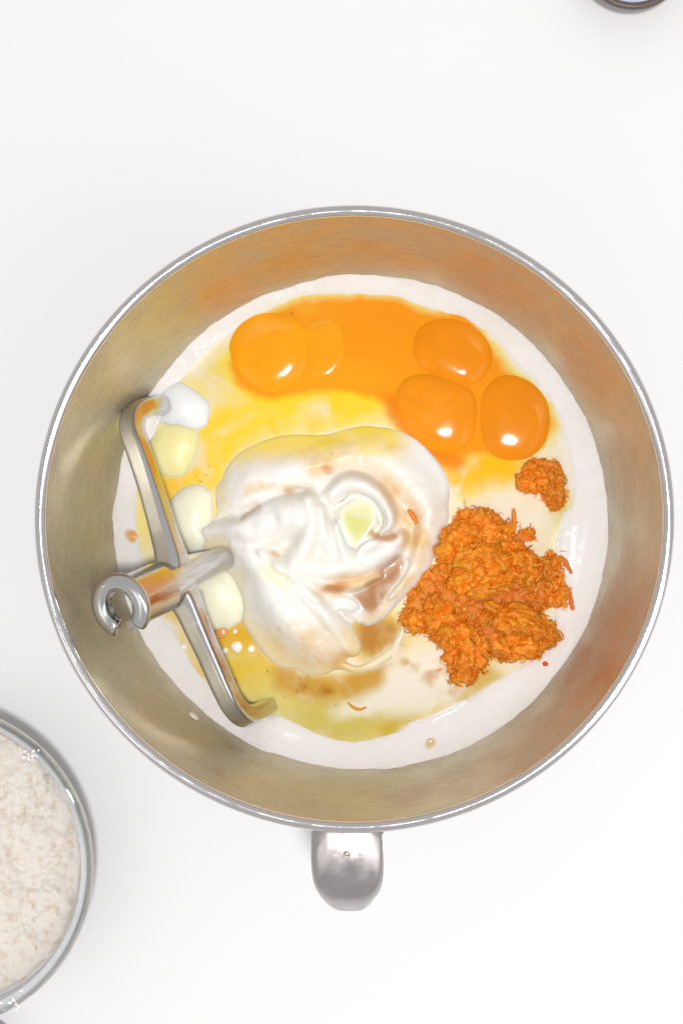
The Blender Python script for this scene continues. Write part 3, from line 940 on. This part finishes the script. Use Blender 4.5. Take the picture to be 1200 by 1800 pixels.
def clump_mesh(u, v, ru, rv, ang, h, zo, seed, wet=0.0):
    """one rough wad of carrot: a torn lump matted with crumbs and thin shreds"""
    r_ = np.random.default_rng(seed)
    a = math.radians(ang)
    c0 = P(u, v, Z0); px = 0.628 / FPX
    off = Vector((seed * 3.7, seed * 1.3, 0))
    N = np.array([[mn.noise(Vector(p) * f + off) for f in (1.5, 3.0, 5.5, 10.0)] for p in ICO5.tolist()])
    k = 0.95 + 0.45 * N[:, 0] + 0.22 * N[:, 1] + 0.11 * N[:, 2] + 0.06 * N[:, 3]
    q = ICO5 * k[:, None]
    x = q[:, 0] * ru * px; y = q[:, 1] * rv * px
    B = np.stack([c0[0] + x * math.cos(a) + y * math.sin(a), c0[1] - x * math.sin(a) + y * math.cos(a), Z0 + 0.0003 + zo * 0.001 + np.maximum(q[:, 2], -0.35 if zo < 1 else -2) * h * 0.001], -1)
    t = np.clip(0.5 + 0.9 * N[:, 1] + 0.6 * N[:, 3], 0, 1)[:, None]
    C = lin((232, 116, 12)) * (1 - t) + lin((252, 160, 40)) * t
    C = C * (1 - wet) + lin((222, 112, 10)) * wet
    C = C * r_.uniform(.78, 1.08) * np.array([1, r_.uniform(.9, 1.08), 1])
    m = (N[:, 0] > 0.2)[:, None] * 0.45
    C = C * (1 - m) + lin((206, 130, 22)) * m
    # normals of the lump
    fn = np.cross(B[ICO5F[:, 1]] - B[ICO5F[:, 0]], B[ICO5F[:, 2]] - B[ICO5F[:, 0]])
    vn = np.zeros_like(B)
    for c in range(3): np.add.at(vn, ICO5F[:, c], fn)
    vn /= np.linalg.norm(vn, axis=1)[:, None] + 1e-12
    VS, FS, CS = [B], [ICO5F], [C]; base = len(B)
    cand = np.where(B[:, 2] > Z0 + 0.0002)[0]
    dens = ru * rv / 3600
    pal = lin(np.array(ORANGES))
    for i in r_.choice(cand, min(len(cand), int(260 * dens)), replace=False):           # crumbs
        r0 = r_.uniform(0.0002, 0.0005)
        w = ICO2 * (1 + 0.15 * r_.standard_normal((len(ICO2), 1))) * r0 * r_.uniform(.7, 1.6, 3)
        VS.append(B[i] + w); FS.append(ICO2F + base); base += len(ICO2)
        CS.append(np.tile(pal[r_.integers(len(pal))] * r_.uniform(.8, 1.05), (len(ICO2), 1)))
    for i in r_.choice(cand, min(len(cand), int(420 * dens)), replace=False):           # thin shreds
        no, co = vn[i], B[i]
        ln = r_.uniform(0.0014, 0.0048); wd = r_.uniform(0.00016, 0.00036)
        d = r_.standard_normal(3) * [1, 1, .5]; d = d - no * d.dot(no) * r_.uniform(.55, 1); d /= np.linalg.norm(d) + 1e-9
        s_ = np.cross(d, no); s_ /= np.linalg.norm(s_) + 1e-9
        cu = r_.uniform(-1, 1); li = max(r_.uniform(-.5, 1), 0)
        tt = np.linspace(0, 1, 5)[:, None]
        ctr = co + no * (0.0001 + 0.0016 * np.sin(tt * 2.6) * li) + d * (ln * (tt - .4)) + s_ * (cu * 0.0016 * tt * tt)
        w = (wd * (1 - .6 * np.abs(2 * tt - 1) ** 2) * r_.uniform(.7, 1.35, (5, 1)))
        R3 = np.stack([ctr + s_ * w - no * w * .5, ctr + no * w * .9, ctr - s_ * w - no * w * .5], 1).reshape(-1, 3)
        R3[:, 2] = np.maximum(R3[:, 2], Z0 - 0.0006)
        VS.append(R3); FS.append(SHT + base); base += 15
        CS.append(np.tile(pal[r_.integers(len(pal))] * r_.uniform(.8, 1.05), (15, 1)))
    V_ = np.concatenate(VS); F_ = np.concatenate(FS); C_ = np.ones((len(V_), 4)); C_[:, :3] = np.concatenate(CS)
    return V_, F_, C_


heap = empty("grated_carrot_heap", tuple(P(850, 1040, Z0)), "large heap of moist grated carrot at the right of the bowl", "grated carrot")
for i, cp in enumerate([(768, 1052, 62, 56, -30, 2.6, 0), (850, 1035, 84, 62, 0, 3.6, 0), (895, 1100, 80, 46, 10, 3.6, 0), (845, 945, 50, 36, 0, 3.0, 0),
                        (800, 960, 30, 38, 15, 6.0, 2.5), (838, 928, 42, 32, 0, 6.0, 2.5), (872, 940, 28, 24, 30, 4.0, 1.0), (836, 985, 36, 30, 0, 6.0, 5.5), (872, 992, 30, 28, 20, 6.0, 5.5),
                        (908, 985, 40, 30, 30, 6.0, 3.5), (930, 1008, 26, 26, 0, 5.0, 2.0), (858, 1024, 42, 22, -10, 5.5, 4.0), (812, 1020, 24, 26, 0, 5.0, 3.5), (766, 1078, 28, 34, 10, 6.5, 3.0), (740, 1090, 28, 20, -20, 3.5, 1.0),
                        (796, 1112, 34, 32, 0, 7.0, 3.5), (822, 1150, 36, 36, 10, 6.5, 3.0), (812, 1180, 26, 22, 0, 4.0, 1.0), (898, 1088, 46, 28, 15, 7.0, 4.5), (942, 1108, 40, 26, 20, 6.0, 2.5), (910, 1132, 46, 24, 10, 5.0, 1.5),
                        (968, 998, 20, 28, 0, 3.0, 0.5), (976, 1040, 24, 30, -10, 3.6, 0.5), (938, 1046, 34, 30, 0, 2.6, 0.2), (824, 1086, 34, 30, 0, 3.0, 0.5), (925, 940, 16, 12, 0, 2.0, 0.3)]):
    V_, F_, C_ = clump_mesh(*cp, seed=i + 1, wet=0.6 if i < 4 or i in (23, 24) else (0.25 if i > 20 else 0))
    pydata("clump", V_, F_, M_carrot, heap, True, C_)
for i in range(46):                                             # loose shreds sticking out round the heap
    t = random.uniform(0, 2 * math.pi)
    cu, cv = random.choice([(832, 930), (900, 1000), (770, 1075), (812, 1150), (920, 1105), (972, 1025)])
    ru_ = {832: 50, 900: 52, 770: 46, 812: 52, 920: 62, 972: 32}[cu] * random.uniform(.85, 1.08)
    u0, v0 = cu + ru_ * math.cos(t), cv + ru_ * 0.85 * math.sin(t)
    t2 = t + random.gauss(0, .8); L = random.uniform(7, 17); bend = random.gauss(0, 4)
    pts = [(u0 - L * .5 * math.cos(t2), v0 - L * .5 * math.sin(t2)), (u0 + bend * math.sin(t2), v0 - bend * math.cos(t2)), (u0 + L * .5 * math.cos(t2), v0 + L * .5 * math.sin(t2))]
    cpw = [PV(a, b, Z0 + 0.0009 + 0.0005 * random.random()) for a, b in catmull(pts, 3)]
    hw = [random.uniform(.00025, .00055) * (0.4 + 0.6 * math.sin(math.pi * (k + .7) / (len(cpw) + .4))) for k in range(len(cpw))]
    V_, F_ = sweep(cpw, hw, hw, Vector((0, 0, 1)), 6, 0.8)
    C_ = np.ones((len(V_), 4)); C_[:, :3] = lin(random.choice(ORANGES))
    fix_normals(pydata("shred", V_, F_, M_carrot, heap, True, C_))
small = empty("grated_carrot_clump", tuple(P(945, 850, Z0)), "small clump of grated carrot touching the rightmost egg yolk", "grated carrot")
for i, cp in enumerate([(934, 842, 26, 26, 0, 5, 2), (972, 866, 20, 30, 0, 3.5, .5), (956, 838, 34, 28, 30, 3, 0)]):
    V_, F_, C_ = clump_mesh(*cp, seed=i + 31, wet=0.3 if i else 0)
    pydata("clump", V_, F_, M_carrot, small, True, C_)


def shred(label, pts, z, r, c, cat="carrot shred", group="stray carrot shreds around the heap"):
    cp = catmull([(u, v) for u, v in pts], 6)
    W = [PV(u, v, Z0 + z * .001) for u, v in cp]
    n = len(W)
    hw = [r * (0.45 + 0.55 * math.sin(math.pi * (i + .7) / (n + .4))) * (1 + .25 * mn.noise(Vector((i * .7, r * 9e3, 2)))) for i in range(n)]
    V_, F_ = sweep(W, hw, [x * .6 for x in hw], Vector((0, 0, 1)), 8, 0.8)
    C_ = np.ones((len(V_), 4)); C_[:, :3] = lin(c)
    o = pydata("carrot_shred", V_, F_, M_carrot, None, True, C_); fix_normals(o)
    return tag(o, label, cat, group)


shred("short orange carrot shred lying on the tan edge of the yoghurt swirl", [(718, 896), (725, 906), (733, 920)], 7.2, .0011, (236, 130, 36))
shred("upright thin carrot shred standing off the top right of the carrot heap", [(902, 894), (903, 912), (904, 936)], 1.6, .0010, (232, 130, 24))
shred("bent carrot shred reaching right from the top of the carrot heap", [(872, 928), (885, 944), (910, 950)], 1.6, .0013, (226, 112, 18))
shred("curved carrot shred at the far right above the flat carrot clump", [(972, 986), (990, 985), (1004, 1008)], 1.6, .0012, (222, 116, 20))
shred("slim carrot shred on the white cream right of the carrot heap", [(1001, 1040), (1004, 1062), (1010, 1080), (1002, 1084)], 1.9, .0012, (226, 108, 14))
shred("small carrot crumb resting against the steel wall right of the heap", [(1002, 1122), (1008, 1114), (1012, 1108)], 3.0, .0014, (220, 116, 20))
shred("tiny carrot crumb alone on the white cream below the heap", [(953, 1168), (958, 1167), (962, 1170)], 2.6, .0011, (216, 96, 20))
shred("thin curled carrot shred floating in the pale liquid near the bottom", [(611, 1235), (620, 1243), (632, 1247), (644, 1243)], 0.6, .0007, (216, 150, 40))

# ------------------------------------------------------------------ drops and bubbles
def drop(label, u, v, r, z, c, mat, flat=0.45, name="cream_drop", cat="cream drop", group="specks in the liquid", n=(0, 0, 1), pos=None):
    bm = bmesh.new(); bmesh.ops.create_icosphere(bm, subdivisions=3, radius=1)
    c0 = pos or PV(u, v, Z0 + z * .001); px = 0.628 / FPX
    q = Vector((0, 0, 1)).rotation_difference(Vector(n))
    for vt in bm.verts:
        k = 1 + 0.22 * mn.noise(vt.co * 1.3 + Vector((u, v, 0)))
        p = Vector((vt.co.x * r * px * k, vt.co.y * r * px * k, vt.co.z * r * px * flat)); p.rotate(q)
        vt.co = c0 + p
    me = bpy.data.meshes.new(name); bm.to_mesh(me); bm.free()
    at = me.color_attributes.new("Col", 'FLOAT_COLOR', 'POINT')
    at.data.foreach_set("color", np.tile(np.append(lin(c), 1), len(me.vertices)).astype(np.float32))
    return tag(link(name, me, mat), label, cat, group)


for (u, v, r, c, lb) in [(416, 1137, 10, (248, 244, 232), "largest white cream drop floating in the yellow egg below the tongue of yoghurt"),
                         (441, 1141, 7, (248, 242, 225), "white cream drop right of the largest one in the yellow egg"),
                         (395, 1144, 6, (246, 240, 225), "white cream drop left of the largest one, beside the beater's lower arm"),
                         (322, 1137, 7, (246, 238, 220), "pale cream drop left of the beater's lower arm in the yellow egg"),
                         (413, 1110, 4, (246, 238, 220), "tiny white cream speck above the largest cream drop")]:
    drop(lb, u, v, r, LEVEL, c, M_drop)
for (u, v, r, c, lb) in [(387, 1112, 12, (222, 150, 80), "round tan vanilla drop just right of the beater's lower arm"),
                         (413, 1197, 5, (205, 128, 60), "small brown vanilla drop beside the lower end of the beater's lower arm"),
                         (232, 943, 9, (232, 172, 90), "orange tan drop on the white cream at the far left of the mixture"),
                         (756, 1307, 8, (226, 186, 130), "tan drop on the white cream near the bottom edge of the mixture")]:
    drop(lb, u, v, r, LEVEL if u < 230 or 300 < u < 700 else 2.4, c, M_drop, 0.12, "vanilla_drop", "vanilla drop", "drops of vanilla on the mixture")
# splash on the steel wall
zz = 0.1015
for _ in range(40):
    p = PV(341, 1258, zz)
    rr = math.hypot(p.x, p.y)
    zz += 0.0006 if rr > r_in(zz) else -0.0006
p = PV(341, 1258, zz); nr = Vector((-p.x, -p.y, 0.02)).normalized()
drop("white cream splash stuck on the steel wall below the beater's lower arm", 341, 1258, 10, 0, (250, 248, 244), M_drop, .25, "cream_drop", "cream drop", "specks in the liquid", nr, p)

M_bub = mat_film("bubble_skin", 0.02)
bubbles = [(513, 551, 5), (583, 798, 4), (368, 820, 3), (352, 846, 3), (338, 858, 3), (345, 838, 2.5), (526, 1192, 3), (541, 1189, 3),
           (536, 1206, 3.5), (522, 1216, 3.5), (470, 1180, 3), (455, 1150, 2.5), (420, 1170, 2.5), (362, 835, 3), (590, 1240, 2.5), (500, 1225, 2.5)]
bm = bmesh.new()
for (u, v, r) in bubbles:
    s = float(np.interp(0, [0, 1], [0, 1]))
    i, j = int((v - vs[0]) / STEP), int((u - us[0]) / STEP)
    z = max(LEVEL, solid[i, j])
    if any(math.hypot(u - a, v - b) < 70 for a, b in [(472, 620), (793, 620), (766, 725), (905, 735)]): z += 3.2
    bmesh.ops.create_icosphere(bm, subdivisions=2, radius=r * 0.00014, matrix=Matrix.Translation(PV(u, v, Z0 + z * .001)))
me = bpy.data.meshes.new("bubbles"); bm.to_mesh(me); bm.free()
at = me.color_attributes.new("Col", 'FLOAT_COLOR', 'POINT')
at.data.foreach_set("color", np.tile([0.97, 0.93, 0.8, 1.0], len(me.vertices)).astype(np.float32))
tag(link("egg_bubbles", me, M_bub), "tiny clear bubbles scattered over the egg liquid", "bubbles", kind="stuff")

# ------------------------------------------------------------------ glass bowl of flour
ZR = 0.046
fc = PV(-121, 1525, ZR)
RG = 289 * (CAM[2] - ZR) / FPX
gbowl = empty("glass_bowl", (fc.x, fc.y, 0), "clear glass bowl of flour at the lower left, cut off by the frame", "glass bowl")
def glass(name, clear):
    m, nt, b = new_mat(name)
    b.inputs['Base Color'].default_value = (0.95, 0.985, 0.985, 1); b.inputs['Roughness'].default_value = 0.02
    b.inputs['Transmission Weight'].default_value = 1.0; b.inputs['IOR'].default_value = 1.45
    t = nd(nt, 'ShaderNodeBsdfTransparent'); t.inputs[0].default_value = (0.985, 0.99, 0.99, 1)
    x = nd(nt, 'ShaderNodeMixShader'); x.inputs[0].default_value = clear
    nt.links.new(b.outputs[0], x.inputs[1]); nt.links.new(t.outputs[0], x.inputs[2])
    nt.links.new(x.outputs[0], nt.nodes["Material Output"].inputs['Surface'])
    return m


gp = [(0.0, 0.0006), (0.034, 0.0006), (0.044, 0.003), (0.055, 0.012), (0.062, 0.025), (RG - 0.0026, ZR - 0.012), (RG - 0.0018, ZR - 0.006),
      (RG - 0.0044, ZR - 0.006), (RG - 0.0052, ZR - 0.012), (0.0590, 0.025), (0.0520, 0.0145), (0.042, 0.006), (0.032, 0.0036), (0.0, 0.0034)]
V, F = lathe([(max(r, 1e-5), z) for r, z in gp], 160)
o = pydata("glass_wall", V + np.array([fc.x, fc.y, 0]), F, glass("clear_glass", 0.80), gbowl); fix_normals(o)
rp_ = [(RG - 0.0026 + 0.0026 * math.cos(a), ZR - 0.0027 + 0.0027 * math.sin(a)) for a in np.linspace(0, 2 * np.pi, 24, endpoint=False)]
V, F = lathe(rp_, 160, closed=True)
o = pydata("glass_rim", V + np.array([fc.x, fc.y, 0]), F, glass("rim_glass", 0.25), gbowl); fix_normals(o)

st = 0.00042
RF = RG - 0.0060
g = np.arange(-RF, RF + st, st)
GX, GY = np.meshgrid(g, g)
RR = np.hypot(GX, GY)
a_, b_ = GX * 1e3, GY * 1e3
H = 0.0075 * (1 - (RR / RF) ** 2) + 0.0046 * fbm(a_, b_, 17, 3) + 0.0016 * fbm(a_ + 40, b_ + 9, 5, 4)
H += 0.0004 * (1 - 2 * np.abs(fbm(a_ + 7, b_ + 70, 3.0, 3)))
wn = np.full(GX.shape, 9.0); wh = np.zeros(GX.shape)
for _ in range(700):                             # crumbs of flour
    t = rng.uniform(0, 2 * np.pi); q = RF * math.sqrt(rng.uniform(0, 0.97)); r0 = rng.choice([.0008, .0011, .0015, .0022, .0032, .0050], p=[.42, .30, .17, .08, .02, .01])
    cx, cy = q * math.cos(t), q * math.sin(t)
    i0, i1 = np.searchsorted(g, [cy - r0, cy + r0]); j0, j1 = np.searchsorted(g, [cx - r0, cx + r0])
    sub = np.s_[i0:i1, j0:j1]
    d = np.hypot(GX[sub] - cx, (GY[sub] - cy) * rng.uniform(.8, 1.25)) / r0
    wh[sub] = np.maximum(wh[sub], r0 * 0.75 * np.sqrt(np.clip(1 - d * d, 0, 1)))
H += wh * 0.45 * (0.8 + .4 * fbm(a_, b_, 1.2, 2)) + 0.00025 * fbm(a_, b_, 1.6, 2)
ZF = ZR - 0.0135
CF = np.ones(GX.shape + (4,)); CF[..., :3] = lin((226, 219, 210))
tn = smooth(0.12, 0.5, fbm(a_ + 33, b_ + 11, 2.6, 4)) * 0.38
CF[..., :3] = CF[..., :3] * (1 - tn[..., None]) + lin((198, 172, 140)) * tn[..., None]
H = H - 0.0025 * smooth(0.96, 1.0, RR / RF)
msk = RR < RF + st * 1.2
sc_ = np.where(RR > RF, RF / np.maximum(RR, 1e-9), 1.0); GX = GX * sc_; GY = GY * sc_
f = msk[:-1, :-1] & msk[1:, :-1] & msk[:-1, 1:] & msk[1:, 1:]
idx = -np.ones(GX.shape, int); use = np.zeros(GX.shape, bool)
use[:-1, :-1] |= f; use[1:, :-1] |= f; use[:-1, 1:] |= f; use[1:, 1:] |= f
idx[use] = np.arange(use.sum())
co = np.stack([GX + fc.x, GY + fc.y, ZF + H], -1)[use]
flour = pydata("flour", co, np.stack([idx[:-1, :-1][f], idx[:-1, 1:][f], idx[1:, 1:][f], idx[1:, :-1][f]], -1), M_flour, None, True, CF[use])
tag(flour, "heap of white lumpy flour filling the glass bowl", "flour")
# flour stuck on the glass lip
for (u, v, r, lb) in [(52, 1325, 9, "flour crumbs stuck on the glass rim at the upper side of the flour bowl"), (22, 1762, 11, "flour crumbs stuck on the glass rim at the lower side of the flour bowl")]:
    bm = bmesh.new()
    for k in range(16):
        q = PV(u + random.gauss(0, r * .7), v + random.gauss(0, r * .7), ZR + 0.0004)
        bmesh.ops.create_icosphere(bm, subdivisions=2, radius=random.uniform(.0003, .0008), matrix=Matrix.Translation(q))
    me = bpy.data.meshes.new("flour_crumbs"); bm.to_mesh(me); bm.free()
    at = me.color_attributes.new("Col", 'FLOAT_COLOR', 'POINT')
    at.data.foreach_set("color", np.tile(np.append(lin((252, 248, 244)), 1), len(me.vertices)).astype(np.float32))
    tag(link("flour_crumbs", me, M_flour), lb, "flour", "flour crumbs on the glass rim", kind="stuff")

# ------------------------------------------------------------------ things cut off by the frame
ZD = 0.022
dc = PV(1115, -78, ZD); RD = 94 * (CAM[2] - ZD) / FPX
cup = empty("small_cup", (dc.x, dc.y, 0), "small dark brown rimmed cup cut off by the top right edge", "cup")
V, F = lathe([(1e-5, 0.001), (0.012, 0.001), (0.016, 0.003), (RD - .004, ZD - .006), (RD - .001, ZD - .003), (RD, ZD - .0015), (RD - .0006, ZD - .0002), (RD - .0016, ZD), (RD - .0030, ZD - .0006), (RD - .0036, ZD - .002)], 96)
pydata("cup_shell", V + np.array([dc.x, dc.y, 0]), F, mat_simple("dark_brown_glaze", L4(98, 84, 78), .35), cup)
V, F = lathe([(RD - .0034, ZD - .0016), (RD - .0045, ZD - .006), (0.015, 0.007), (1e-5, 0.005)], 96)
pydata("cup_inside", V + np.array([dc.x, dc.y, 0]), F[:, ::-1], mat_simple("pale_blue_inside", L4(214, 222, 238), .25), cup)  # inner face in one even pale blue

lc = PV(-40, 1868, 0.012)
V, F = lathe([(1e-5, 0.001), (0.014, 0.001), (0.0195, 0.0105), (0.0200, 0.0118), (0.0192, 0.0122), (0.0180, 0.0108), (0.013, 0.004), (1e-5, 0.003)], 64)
standin = pydata("lilac_shadow_standin", V + np.array([lc.x, lc.y, 0]), F, mat_simple("pale_lilac_shadow_tint", L4(206, 202, 228), .3))  # shape added in place of a lilac shadow tint
tag(standin, "sliver of a pale lilac shadow tint built as an added dish in the lower left corner below the glass bowl", "standin")
